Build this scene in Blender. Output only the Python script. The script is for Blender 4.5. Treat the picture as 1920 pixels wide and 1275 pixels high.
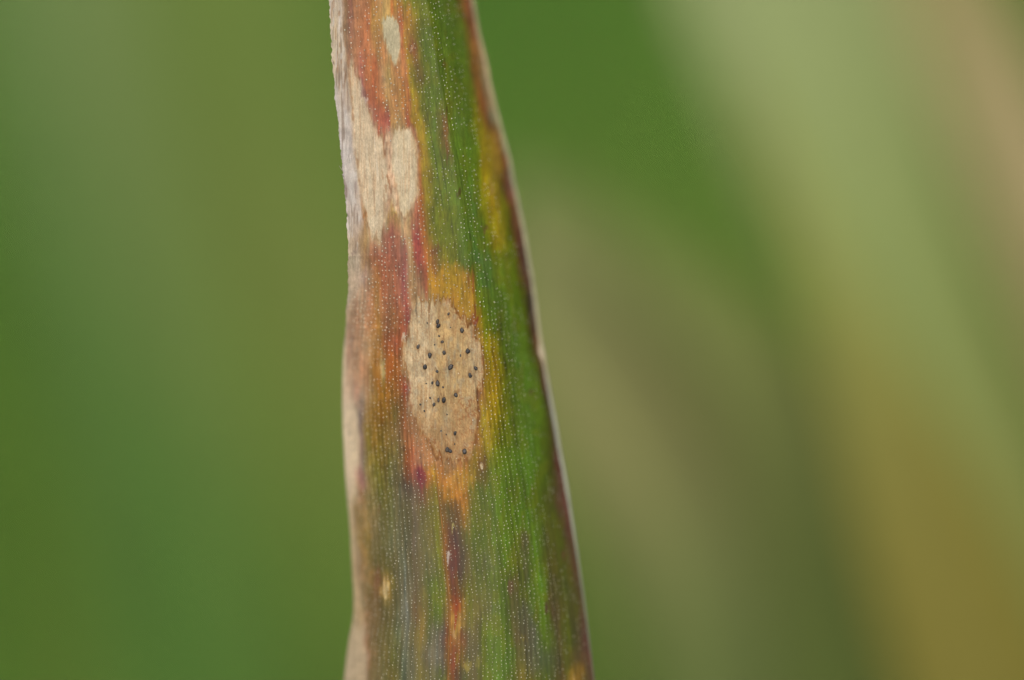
import bpy, math
import numpy as np
from mathutils import Vector, Matrix

# ---------------------------------------------------------------- camera, sky, sun, exposure
for o in list(bpy.data.objects):
    bpy.data.objects.remove(o)
SC = bpy.context.scene
COL = SC.collection
TILT = math.radians(20)
DIST = 0.200                       # metres from lens to the focused leaf
FRAME = 0.036                      # metres of leaf that span the picture's width
PX = FRAME / 1920.0
RIGHT = np.array((1.0, 0.0, 0.0))
UP = np.array((0.0, math.sin(TILT), math.cos(TILT)))
FWD = np.array((0.0, math.cos(TILT), -math.sin(TILT)))
FOCUS = np.array((0.0, 0.0, 0.140))

cam = bpy.data.cameras.new("camera")
cam.sensor_width = 36.0
cam.lens = 200.0
cam.clip_start = 0.005
cam.clip_end = 500.0
cam.dof.use_dof = True
cam.dof.focus_distance = DIST + 0.0001
cam.dof.aperture_fstop = 8.0
cam_ob = bpy.data.objects.new("camera", cam)
COL.objects.link(cam_ob)
cp = FOCUS - FWD * DIST
M = Matrix(((1, 0, 0, cp[0]), (0, UP[1], -FWD[1], cp[1]), (0, UP[2], -FWD[2], cp[2]), (0, 0, 0, 1)))
cam_ob.matrix_world = M
SC.camera = cam_ob

world = bpy.data.worlds.new("World")
SC.world = world
world.use_nodes = True
wn = world.node_tree
sky = wn.nodes.new("ShaderNodeTexSky")
sky.sky_type = 'NISHITA'
sky.sun_disc = False
SUN_EL, SUN_AZ = math.radians(46), math.radians(186)
sky.sun_elevation = SUN_EL
sky.sun_rotation = SUN_AZ
sky.dust_density = 6.0
sky.air_density = 0.8
bg = wn.nodes["Background"]
wn.links.new(sky.outputs[0], bg.inputs[0])
bg.inputs[1].default_value = 0.085

sun = bpy.data.lights.new("sun", 'SUN')
sun.energy = 1.5
sun.angle = math.radians(40)
sun.color = (1.0, 0.955, 0.88)
sun_ob = bpy.data.objects.new("sun", sun)
COL.objects.link(sun_ob)
sd_ = Vector((math.sin(SUN_AZ) * math.cos(SUN_EL), math.cos(SUN_AZ) * math.cos(SUN_EL), math.sin(SUN_EL)))
sun_ob.rotation_euler = sd_.to_track_quat('Z', 'Y').to_euler()

SC.view_settings.view_transform = 'Standard'
SC.view_settings.look = 'None'
SC.view_settings.gamma = 1.0
SC.view_settings.use_curve_mapping = False
SC.view_settings.exposure = 0.1
SC.render.engine = 'CYCLES'
SC.cycles.use_denoising = True
SC.cycles.use_adaptive_sampling = False
SC.cycles.max_bounces = 6

# ---------------------------------------------------------------- helpers
def lin(c):
    c = np.asarray(c, float) / 255.0
    return np.where(c <= 0.04045, c / 12.92, ((c + 0.055) / 1.055) ** 2.4)

def at(x, y, d):
    """photo position (1920 x 1275) and distance behind the focused plane in mm -> world point"""
    x, y, d = np.broadcast_arrays(np.asarray(x, float), np.asarray(y, float), np.asarray(d, float))
    k = 1.0 + d * 1e-3 / DIST
    return (FOCUS + d[..., None] * 1e-3 * FWD + ((x - 960) * PX * k)[..., None] * RIGHT
            + ((637.5 - y) * PX * k)[..., None] * UP)

RNG = np.random.default_rng(11)
TABLE = RNG.random((256, 256)) * 2 - 1

def vnoise(x, y, seed=0):
    x = np.asarray(x, float) + seed * 17.37
    y = np.asarray(y, float) + seed * 41.91
    xi, yi = np.floor(x).astype(int), np.floor(y).astype(int)
    fx, fy = x - xi, y - yi
    fx, fy = fx * fx * (3 - 2 * fx), fy * fy * (3 - 2 * fy)
    a, b = TABLE[xi % 256, yi % 256], TABLE[(xi + 1) % 256, yi % 256]
    c, d = TABLE[xi % 256, (yi + 1) % 256], TABLE[(xi + 1) % 256, (yi + 1) % 256]
    return (a * (1 - fx) + b * fx) * (1 - fy) + (c * (1 - fx) + d * fx) * fy

def smooth(a, b, x):
    t = np.clip((x - a) / (b - a), 0, 1)
    return t * t * (3 - 2 * t)

def mix(c, col, m):
    return c * (1 - m[..., None]) + np.asarray(col, float) * m[..., None]

def signed_distance(x, y, poly):
    """negative inside"""
    p = np.asarray(poly, float)
    best = np.full(x.shape, 1e9)
    inside = np.zeros(x.shape, bool)
    for (ax, ay), (bx, by) in zip(p, np.roll(p, -1, 0)):
        ex, ey = bx - ax, by - ay
        t = np.clip(((x - ax) * ex + (y - ay) * ey) / (ex * ex + ey * ey), 0, 1)
        best = np.minimum(best, (x - ax - t * ex) ** 2 + (y - ay - t * ey) ** 2)
        with np.errstate(divide='ignore', invalid='ignore'):
            hit = ((ay > y) != (by > y)) & (x < ex * (y - ay) / (ey if ey else 1e-9) + ax)
        inside ^= hit
    d = np.sqrt(best)
    return np.where(inside, -d, d)

def make_mesh(name, verts, quads, color=None, normals=None, tris=False):
    n = 3 if tris else 4
    quads = np.asarray(quads, np.int32).reshape(-1, n)
    me = bpy.data.meshes.new(name)
    me.vertices.add(len(verts))
    me.vertices.foreach_set("co", np.asarray(verts, np.float32).ravel())
    me.loops.add(quads.size)
    me.loops.foreach_set("vertex_index", quads.ravel())
    me.polygons.add(len(quads))
    me.polygons.foreach_set("loop_start", np.arange(0, quads.size, n, dtype=np.int32))
    me.polygons.foreach_set("loop_total", np.full(len(quads), n, np.int32))
    me.update(calc_edges=True)
    me.polygons.foreach_set("use_smooth", np.ones(len(quads), bool))
    if color is not None:
        a = me.color_attributes.new("tint", 'FLOAT_COLOR', 'POINT')
        c4 = np.ones((len(verts), 4), np.float32)
        c4[:, :3] = color
        a.data.foreach_set("color", c4.ravel())
    if normals is not None:
        me.normals_split_custom_set_from_vertices(np.asarray(normals, np.float32).tolist())
    return me

def link(name, me, mat=None, parent=None, **props):
    o = bpy.data.objects.new(name, me)
    COL.objects.link(o)
    if mat is not None and me is not None and not me.materials:
        me.materials.append(mat)
    if parent is not None:
        o.parent = parent
    for k, v in props.items():
        o[k] = v
    return o

def grid_quads(r, c):
    i = np.arange(r - 1)[:, None] * c + np.arange(c - 1)[None, :]
    return np.stack([i, i + c, i + c + 1, i + 1], -1).reshape(-1, 4)

# ---------------------------------------------------------------- materials
def tint_material(name, rough, spec, grain=0.0, scale=20000.0, bump=0.0, translucent=0.0):
    m = bpy.data.materials.new(name)
    m.use_nodes = True
    nt = m.node_tree
    b = nt.nodes["Principled BSDF"]
    at_ = nt.nodes.new("ShaderNodeAttribute")
    at_.attribute_name = "tint"
    col = at_.outputs["Color"]
    b.inputs["Roughness"].default_value = rough
    b.inputs["Specular IOR Level"].default_value = spec
    tc = nt.nodes.new("ShaderNodeTexCoord")
    no = nt.nodes.new("ShaderNodeTexNoise")
    no.inputs["Scale"].default_value = scale
    no.inputs["Detail"].default_value = 3.0
    nt.links.new(tc.outputs["Object"], no.inputs["Vector"])
    if grain:
        mr = nt.nodes.new("ShaderNodeMapRange")
        mr.inputs["From Min"].default_value = 0.25
        mr.inputs["From Max"].default_value = 0.75
        mr.inputs["To Min"].default_value = 1 - grain
        mr.inputs["To Max"].default_value = 1 + grain
        nt.links.new(no.outputs["Fac"], mr.inputs["Value"])
        mx = nt.nodes.new("ShaderNodeVectorMath")
        mx.operation = 'SCALE'
        nt.links.new(col, mx.inputs[0])
        nt.links.new(mr.outputs[0], mx.inputs["Scale"])
        col = mx.outputs[0]
    nt.links.new(col, b.inputs["Base Color"])
    if bump:
        bp = nt.nodes.new("ShaderNodeBump")
        bp.inputs["Strength"].default_value = bump
        bp.inputs["Distance"].default_value = 0.00002
        nt.links.new(no.outputs["Fac"], bp.inputs["Height"])
        nt.links.new(bp.outputs[0], b.inputs["Normal"])
    if translucent:
        tr = nt.nodes.new("ShaderNodeBsdfTranslucent")
        nt.links.new(col, tr.inputs["Color"])
        ms = nt.nodes.new("ShaderNodeMixShader")
        ms.inputs[0].default_value = translucent
        out = nt.nodes["Material Output"]
        nt.links.new(b.outputs[0], ms.inputs[1])
        nt.links.new(tr.outputs[0], ms.inputs[2])
        nt.links.new(ms.outputs[0], out.inputs["Surface"])
    return m

M_LEAF = tint_material("living leaf", 0.48, 0.22, 0.12, 26000, 0.35)
M_DRY = tint_material("dead leaf tissue", 0.7, 0.2, 0.12, 30000, 0.5)
M_EDGE = tint_material("leaf margin", 0.5, 0.4, 0.08, 9000, 0.2)
M_HAIR = tint_material("leaf prickles", 0.25, 0.6)
M_GRASS = tint_material("grass", 0.6, 0.25, 0.10, 900, 0.0, 0.12)

def black_material():
    m = bpy.data.materials.new("fungus crust")
    m.use_nodes = True
    nt = m.node_tree
    b = nt.nodes["Principled BSDF"]
    no = nt.nodes.new("ShaderNodeTexNoise")
    no.inputs["Scale"].default_value = 2.5
    tc = nt.nodes.new("ShaderNodeTexCoord")
    rp = nt.nodes.new("ShaderNodeValToRGB")
    at_ = nt.nodes.new("ShaderNodeAttribute")
    at_.attribute_name = "tint"
    mul = nt.nodes.new("ShaderNodeMix")
    mul.data_type = 'RGBA'
    mul.blend_type = 'ADD'
    mul.inputs[0].default_value = 1.0
    nt.links.new(at_.outputs["Color"], mul.inputs[7])
    nt.links.new(rp.outputs[0], mul.inputs[6])
    rp.color_ramp.elements[0].color = (0.006, 0.006, 0.007, 1)
    rp.color_ramp.elements[0].position = 0.4
    rp.color_ramp.elements[1].color = (0.045, 0.043, 0.042, 1)
    rp.color_ramp.elements[1].position = 0.72
    nt.links.new(tc.outputs["Object"], no.inputs["Vector"])
    nt.links.new(no.outputs["Fac"], rp.inputs["Fac"])
    nt.links.new(mul.outputs[2], b.inputs["Base Color"])
    b.inputs["Roughness"].default_value = 0.42
    b.inputs["Specular IOR Level"].default_value = 0.5
    return m
M_BLACK = black_material()

def ground_material():
    m = bpy.data.materials.new("turf ground")
    m.use_nodes = True
    nt = m.node_tree
    b = nt.nodes["Principled BSDF"]
    no = nt.nodes.new("ShaderNodeTexNoise")
    no.inputs["Scale"].default_value = 60
    no.inputs["Detail"].default_value = 6
    tc = nt.nodes.new("ShaderNodeTexCoord")
    rp = nt.nodes.new("ShaderNodeValToRGB")
    rp.color_ramp.elements[0].color = (0.045, 0.075, 0.018, 1)
    rp.color_ramp.elements[0].position = 0.35
    rp.color_ramp.elements[1].color = (0.10, 0.12, 0.035, 1)
    rp.color_ramp.elements[1].position = 0.7
    nt.links.new(tc.outputs["Object"], no.inputs["Vector"])
    nt.links.new(no.outputs["Fac"], rp.inputs["Fac"])
    nt.links.new(rp.outputs[0], b.inputs["Base Color"])
    b.inputs["Roughness"].default_value = 0.9
    return m

# ---------------------------------------------------------------- ground
gx = np.array([-60, -12, -3, -1, -.4, 0, .4, 1, 3, 12, 60.0])
GX, GY = np.meshgrid(gx, gx)
GZ = 0.004 * vnoise(GX * 3, GY * 3, 3) * (np.hypot(GX, GY) < 5) - 0.004
link("ground", make_mesh("ground", np.stack([GX, GY, GZ], -1).reshape(-1, 3), grid_quads(11, 11)[:, ::-1]),
     ground_material(), kind="structure")

# ---------------------------------------------------------------- short grass behind and below (nobody could count it)
def sward(n, seed):
    r = np.random.default_rng(seed)
    x = r.uniform(-0.42, 0.42, n)
    y = r.uniform(-0.06, 1.35, n)
    keep = np.hypot(x, y + 0.05) > 0.01
    x, y = x[keep], y[keep]
    n = len(x)
    h = r.uniform(0.030, 0.075, n) * (1 + 0.25 * vnoise(x * 12, y * 12, 5))
    h = np.minimum(h, 0.068 + 0.02 * smooth(0.3, 0.6, y))
    w = r.uniform(0.0012, 0.0028, n)
    az = r.uniform(0, 2 * np.pi, n)
    lean = r.uniform(0.1, 0.8, n) * h
    bend = r.uniform(0, 2 * np.pi, n)
    green = lin((94, 150, 54)); olive = lin((122, 152, 64)); straw = lin((176, 160, 104)); dark = lin((72, 130, 52))
    k = vnoise(x * 9, y * 6, 8)[:, None]
    c = np.where(k > 0, green + (olive - green) * np.clip(k * 1.1, 0, 1), green + (dark - green) * np.clip(-k * 1.2, 0, 1))
    c = c * r.uniform(0.8, 1.25, (n, 1))
    dead = r.random(n) < 0.05
    c[dead] = straw * r.uniform(0.6, 1.0, (dead.sum(), 1))
    t = np.array([0, .35, .7, 1.0])
    wf = np.array([1, .9, .6, .05])
    V = np.zeros((n, 4, 3, 3))
    for i in range(4):
        cx = x + np.cos(bend) * lean * t[i] ** 2
        cy = y + np.sin(bend) * lean * t[i] ** 2
        cz = h * t[i] * (1 - 0.2 * t[i]) - 0.004 * (i == 0)
        for j, s in enumerate((-1, 0, 1)):
            V[:, i, j, 0] = cx + np.cos(az) * w * wf[i] * s - np.sin(az) * w * .35 * wf[i] * abs(s)
            V[:, i, j, 1] = cy + np.sin(az) * w * wf[i] * s + np.cos(az) * w * .35 * wf[i] * abs(s)
            V[:, i, j, 2] = cz
    q = grid_quads(4, 3)
    Q = (np.arange(n)[:, None, None] * 12 + q[None]).reshape(-1, 4)
    C = np.repeat(c[:, None, :], 12, 1).reshape(-1, 3)
    me = make_mesh("grass", V.reshape(-1, 3), Q, C)
    link("grass", me, M_GRASS, kind="stuff", label="short green turf blurred far behind the diseased leaf", category="grass")
sward(26000, 4)

# ---------------------------------------------------------------- single blurred blades behind
def resample(p, n):
    """even steps along a polyline, corners rounded off"""
    p = np.asarray(p, float)
    d = np.concatenate([[0], np.cumsum(np.linalg.norm(np.diff(p[:, :3], axis=0), axis=1))])
    m = 6 * n
    f = np.stack([np.interp(np.linspace(0, d[-1], m), d, p[:, k]) for k in range(p.shape[1])], -1)
    w = m // 9
    ker = np.hanning(w + 2)[1:-1]; ker /= ker.sum()
    a = np.vstack([2 * f[0] - f[w:0:-1], f, 2 * f[-1] - f[-2:-w - 2:-1]])
    g = np.stack([np.convolve(a[:, k], ker, "same") for k in range(a.shape[1])], -1)[w:w + m]
    return g[np.linspace(0, m - 1, n).astype(int)]

def blade(label, pts, cols, rootshift, category="leaf blade", fold=0.22, tip=0.035, twist=0.0):
    """pts: (photo x, photo y, mm behind the focus, width in mm) from top to bottom; continues to a tip above
    and to its root in the ground below"""
    pts = np.asarray(pts, float)
    P = at(pts[:, 0], pts[:, 1], pts[:, 2])
    W = pts[:, 3] * 1e-3
    dt = P[0] - P[1]; dt /= np.linalg.norm(dt)
    top = [P[0] + dt * tip * f + FWD * 0.25 * tip * f * f for f in (1.0, 0.5)]
    last = P[-1]
    db = P[-1] - P[-2]; db /= np.linalg.norm(db)
    root = np.array([last[0] + rootshift[0], last[1] + rootshift[1], -0.004])
    mid = last * 0.5 + root * 0.5 + np.array([db[0] * 0.006, db[1] * 0.004, 0])
    path = np.vstack([top, P, [mid], [root]])
    wid = np.concatenate([[0.0002, W[0] * 0.62], W, [W[-1] * 0.8], [W[-1] * 0.35]])
    cols = np.asarray([cols[0], cols[0]] + list(cols) + [cols[-1], cols[-1]], float)
    n, c = 90, 13
    full = resample(np.hstack([path, wid[:, None], lin(cols)]), n)
    ctr, wd, cl = full[:, :3], np.maximum(full[:, 3], 0.0002), np.clip(full[:, 4:], 0.01, 1)
    tan = np.gradient(ctr, axis=0); tan /= np.linalg.norm(tan, axis=1)[:, None]
    side = np.cross(tan, FWD); side /= np.linalg.norm(side, axis=1)[:, None]
    nrm = np.cross(side, tan)
    nrm *= np.sign((nrm @ -FWD))[:, None]
    a = np.linspace(0, 1, n)[:, None] * twist
    side, nrm = side * np.cos(a) + nrm * np.sin(a), nrm * np.cos(a) - side * np.sin(a)
    s = np.linspace(-1, 1, c)
    depth = fold * (1 - np.abs(s) ** 1.4) + 0.012 * np.cos(s * 22)
    front = ctr[:, None] + side[:, None] * (s[None, :, None] * wd[:, None, None] / 2) \
        + nrm[:, None] * (depth[None, :, None] * wd[:, None, None] * -0.5)
    th = 0.00011 * (1 - np.abs(s) ** 6)
    back = front - nrm[:, None] * th[None, :, None]
    V = np.concatenate([front.reshape(-1, 3), back.reshape(-1, 3)])
    q = grid_quads(n, c)
    Q = np.concatenate([q, q[:, ::-1] + n * c])
    yy = np.arange(n)[:, None]; ss = s[None, :]
    k = 1 + 0.07 * vnoise(ss * 9 + 0 * yy, yy / 14, len(label)) + 0.05 * vnoise(ss * 3 + 0 * yy, yy / 5, 2 + len(label))
    rib = 1 + 0.12 * np.exp(-(s / 0.07) ** 2)
    C = cl[:, None] * (k * rib[None, :])[..., None]
    base = Vector(root)
    o = link("grass_leaf", make_mesh("grass_leaf", V - root, Q, np.concatenate([C.reshape(-1, 3)] * 2)), M_GRASS,
             label=label, category=category, group="blurred blades behind the leaf")
    o.location = base
    return o

blade("broad pale green blade crossing behind the mustard one", [
    (1430, -120, 33, 9.2), (1475, 0, 33, 8.9), (1580, 280, 33, 8.0), (1680, 560, 33, 7.1), (1785, 800, 33, 6.4), (1880, 1000, 33, 5.8), (1995, 1250, 33, 5.0)],
    [(142, 158, 104), (142, 158, 104), (138, 154, 94), (132, 150, 84), (132, 145, 80), (129, 138, 72), (124, 130, 64)], (0.04, -0.04))
blade("mustard yellow blade in front of the broad pale green one", [
    (1570, 560, 30, 2.0), (1625, 700, 30, 3.6), (1700, 890, 30, 5.0), (1775, 1080, 30, 6.2), (1870, 1340, 30, 7.0)],
    [(134, 144, 74), (134, 134, 64), (127, 123, 54), (122, 117, 47), (120, 114, 44)], (0.03, -0.04), tip=0.010)
blade("dry tan blade beside the pale green one", [
    (1715, -150, 42, 4.0), (1790, 0, 42, 4.2), (1890, 220, 42, 4.4), (2000, 480, 42, 4.4), (2120, 760, 42, 4.2)],
    [(150, 146, 92), (154, 147, 96), (170, 155, 116), (166, 152, 108), (154, 138, 94)], (0.04, -0.02), fold=0.12)
blade("taupe withered blade rising from behind the green half of the leaf", [
    (1075, 560, 40, 7.8), (1158, 700, 40, 9.2), (1265, 880, 40, 8.8), (1335, 1050, 40, 7.8), (1395, 1340, 40, 7.2)],
    [(136, 144, 88), (142, 142, 88), (134, 136, 82), (112, 126, 69), (100, 118, 60)], (0.02, -0.03), tip=0.006)
blade("slim olive blade arching beyond the taupe withered one", [
    (1290, 555, 36, 3.0), (1400, 650, 36, 4.8), (1500, 800, 36, 5.2), (1572, 970, 36, 5.6), (1640, 1340, 36, 6.4)],
    [(118, 132, 68), (120, 130, 70), (112, 122, 64), (98, 114, 55), (94, 112, 50)], (0.02, -0.03), tip=0.008)
blade("wide olive blade behind the dry margin of the leaf", [
    (360, -200, 110, 17), (400, 80, 110, 17), (480, 330, 110, 15), (590, 560, 110, 13), (740, 820, 110, 10), (900, 1300, 110, 8)],
    [(106, 132, 56), (106, 132, 56), (110, 132, 58), (116, 133, 60), (114, 130, 56), (90, 130, 50)], (0.02, -0.03))
blade("sage green blade slanting low beyond the olive one", [
    (70, -200, 85, 5.0), (110, 60, 85, 5.0), (180, 380, 85, 4.6), (260, 700, 85, 4.4), (320, 950, 85, 4.2), (390, 1340, 85, 4.0)],
    [(112, 134, 84), (112, 134, 82), (100, 128, 70), (90, 124, 62), (80, 120, 54), (76, 118, 50)], (0.01, -0.03))

# ---------------------------------------------------------------- the diseased leaf: outline and depth
LY = [-1750, -1200, -600, 0, 60, 120, 180, 240, 300, 325, 360, 400, 440, 480, 520, 560, 600, 640, 680, 720, 760, 800, 840, 880, 920, 960, 1000, 1040, 1080, 1110, 1150, 1170, 1200, 1240, 1275, 1400, 1800, 2600, 5000, 8600]
LX = [740, 640, 606, 616, 620, 623, 629, 634, 640, 642, 646, 650, 652, 653, 653, 651, 648, 645, 643, 642, 642, 643, 645, 647, 650, 654, 657, 659, 661, 663, 663, 660, 654, 649, 645, 640, 660, 680, 730, 820]
RY = [-1750, -1200, -600, 0, 53, 104, 157, 209, 266, 303, 345, 387, 440, 486, 503, 565, 627, 660, 704, 748, 792, 836, 880, 935, 1000, 1030, 1100, 1160, 1275, 1400, 1800, 2600, 5000, 8600]
RX = [744, 800, 842, 889, 898, 911, 921, 934, 949, 959, 966, 975, 986, 993, 996, 1006, 1014, 1020, 1027, 1035, 1043, 1050, 1059, 1068, 1078, 1083, 1093, 1101, 1115, 1128, 1160, 1200, 1180, 1060]
RIM_Y = [-1750, -600, 0, 300, 600, 640, 660, 680, 800, 950, 1100, 1275, 2600, 8600]
RIM_R = [0.5, 3.0, 4.0, 4.2, 4.0, 4.3, 6.8, 4.0, 4.0, 3.8, 2.2, 1.7, 2.5, 2.0]     # radius of the right margin, photo px

def left(y): return np.interp(y, LY, LX)
def rim(y): return np.interp(y, RIM_Y, RIM_R)
def right(y): return np.interp(y, RY, RX) - rim(y) * 1.25

rows = np.concatenate([np.linspace(-1750, -84, 50), np.arange(-80, 1356, 1.35), np.geomspace(1, 60, 60).cumsum() * (8600 - 1362) / np.geomspace(1, 60, 60).sum() + 1362])
NR, NC = len(rows), 430
u = np.linspace(0, 1, NC)
Yp = np.repeat(rows[:, None], NC, 1)
edge_jag = (1.6 * vnoise(rows / 9, rows * 0, 31) + 1.0 * vnoise(rows / 3, rows * 0, 32)) * (rows < 640)
XL = left(rows) + edge_jag
XR = right(rows)
Xp = XL[:, None] + (XR - XL)[:, None] * u[None, :]
Uu = np.repeat(u[None, :], NR, 0)

# warped photo-plane coordinates: the discoloration follows the fibres with ragged ends
Xw = Xp + 3.5 * vnoise(Xp / 34, Yp / 48, 71) + 2.2 * vnoise(Xp / 14, Yp / 45, 1) + 1.2 * vnoise(Xp / 4, Yp / 16, 2)
Yw = Yp + 8 * vnoise(Xp / 28, Yp / 40, 72) + 9 * vnoise(Xp / 8, Yp / 60, 3) + 7 * vnoise(Xp / 3.2, Yp / 26, 4) + 2 * vnoise(Xp / 2, Yp / 3, 5)

POLY_OVAL = [(730, 22), (720, 30), (715, 44), (720, 66), (724, 84), (730, 102), (737, 117), (743, 122), (748, 108), (751, 88), (751, 62), (747, 44), (738, 33)]
POLY_LEFT = [(656, 118), (664, 128), (674, 152), (684, 184), (696, 220), (708, 250), (718, 266), (722, 300), (729, 338), (727, 370), (722, 395), (719, 425), (713, 446), (697, 448), (690, 425), (684, 395), (678, 355), (672, 318), (667, 280), (664, 240), (661, 190), (658, 150)]
POLY_MID = [(738, 244), (750, 238), (768, 240), (777, 252), (782, 300), (785, 345), (780, 372), (770, 392), (760, 414), (753, 402), (747, 372), (741, 345), (737, 315), (735, 280)]
POLY_BIG = [(781, 542), (793, 563), (806, 566), (820, 561), (837, 557), (848, 565), (856, 584), (868, 599), (883, 607), (893, 624), (904, 645), (905, 671), (907, 704), (901, 726), (897, 743), (893, 792), (896, 825), (886, 853), (871, 862), (849, 873), (829, 864), (811, 851), (807, 833), (794, 814), (781, 794), (770, 780), (769, 765), (767, 726), (763, 704), (756, 684), (754, 660), (754, 645), (762, 632), (769, 613), (772, 586), (776, 557)]
DRY_Y = [-1750, 0, 60, 110, 150, 180, 270, 315, 360, 405, 445, 485, 525, 565, 605, 645, 690, 735, 775, 815, 890, 925, 965, 1010, 1055, 1100, 1145, 1190, 1275, 2600, 8600]
DRY_X = [741, 640, 646, 652, 657, 661, 665, 671, 679, 683, 690, 687, 684, 664, 653, 650, 652, 659, 671, 677, 675, 669, 664, 665, 669, 676, 682, 687, 690, 710, 822]

Xs = Xp + 1.5 * vnoise(Xp / 5, Yp / 9, 6) + 0.8 * vnoise(Xp / 2, Yp / 4, 7)
Ys = Yp + 9 * vnoise(Xp / 2.6, Yp / 30, 8) + 6 * vnoise(Xp / 5, Yp / 40, 18) + 3 * vnoise(Xp / 2, Yp / 6, 9)
win = (rows > -10) & (rows < 900)
def sdist(poly):
    d = np.full(Xp.shape, 200.0)
    d[win] = signed_distance(Xs[win], Ys[win], poly)
    return d
D_OVAL, D_LEFT, D_MID, D_BIG = (sdist(p) for p in (POLY_OVAL, POLY_LEFT, POLY_MID, POLY_BIG))
D_BIG = D_BIG + 3.5 * vnoise(Xp / 13, Yp / 17, 55)
D_MID = D_MID + 2.5 * vnoise(Xp / 8, Yp / 16, 56)
DRY = np.interp(Yp + 6 * vnoise(Xp / 4, Yp / 30, 10), DRY_Y, DRY_X) + 2.0 * vnoise(Xp / 6, Yp / 18, 11) - Xp   # > 0: dead margin

# depth in mm behind the plane of focus
xc = np.interp(rows, [0, 300, 600, 900, 1275], [800, 850, 890, 930, 935])[:, None]
dr = np.interp(rows, [-600, 0, 600, 900, 1275, 3000], [3.0, 2.7, 2.4, 2.0, 1.5, 1.0])[:, None]
r_ = np.clip((Xp - xc) / (XR[:, None] - xc), 0, 1)
l_ = np.clip((775 - Xp) / (775 - XL[:, None]), 0, 1)
dl = np.interp(rows, [0, 480, 640, 800, 1275, 2500], [0.15, 0.2, 1.5, 1.9, 2.2, 1.5])[:, None]
taper = np.clip(np.minimum((rows + 1750) / 1600, (8600 - rows) / 6000), 0.02, 1)[:, None]
Dm = (dr * r_ ** 1.35 + dl * l_ ** 1.25) * taper
Dm = Dm + np.where(rows < 0, (rows / 1750.0) ** 2 * 9.0, 0)[:, None]                # the tip nods away
NRIB = 52
ridge = np.cos(Uu * NRIB * 2 * np.pi)
dead = np.clip(smooth(-2, 3, DRY) + smooth(2, -2, D_OVAL) + smooth(2, -2, D_LEFT) + smooth(2, -2, D_MID) + smooth(3, -3, D_BIG), 0, 1)
relief = 0.0042 * ridge * smooth(-100, 900, Yp) ** 0.5 * (1 - 0.75 * dead) + 0.004 * vnoise(Xp / 2.6, Yp / 14, 12)
relief = relief + dead * (0.010 * vnoise(Xp / 4, Yp / 22, 13) + 0.006 * vnoise(Xp / 1.8, Yp / 7, 14))
wr = smooth(0, 8, DRY) * smooth(560, 420, Yp) * smooth(-40, 0, Yp)
relief = relief + wr * (0.03 * vnoise(Xp / 5, Yp / 40, 15) + 0.02 * vnoise(Xp / 2.5, Yp / 18, 16))
relief = relief - 0.022 * (smooth(3, -6, D_BIG) + smooth(3, -6, D_LEFT) + smooth(3, -6, D_MID) + smooth(3, -6, D_OVAL)) \
    + 0.05 * vnoise(Xp / 60, Yp / 150, 17)
POS = at(Xp, Yp, Dm - relief)

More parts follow.
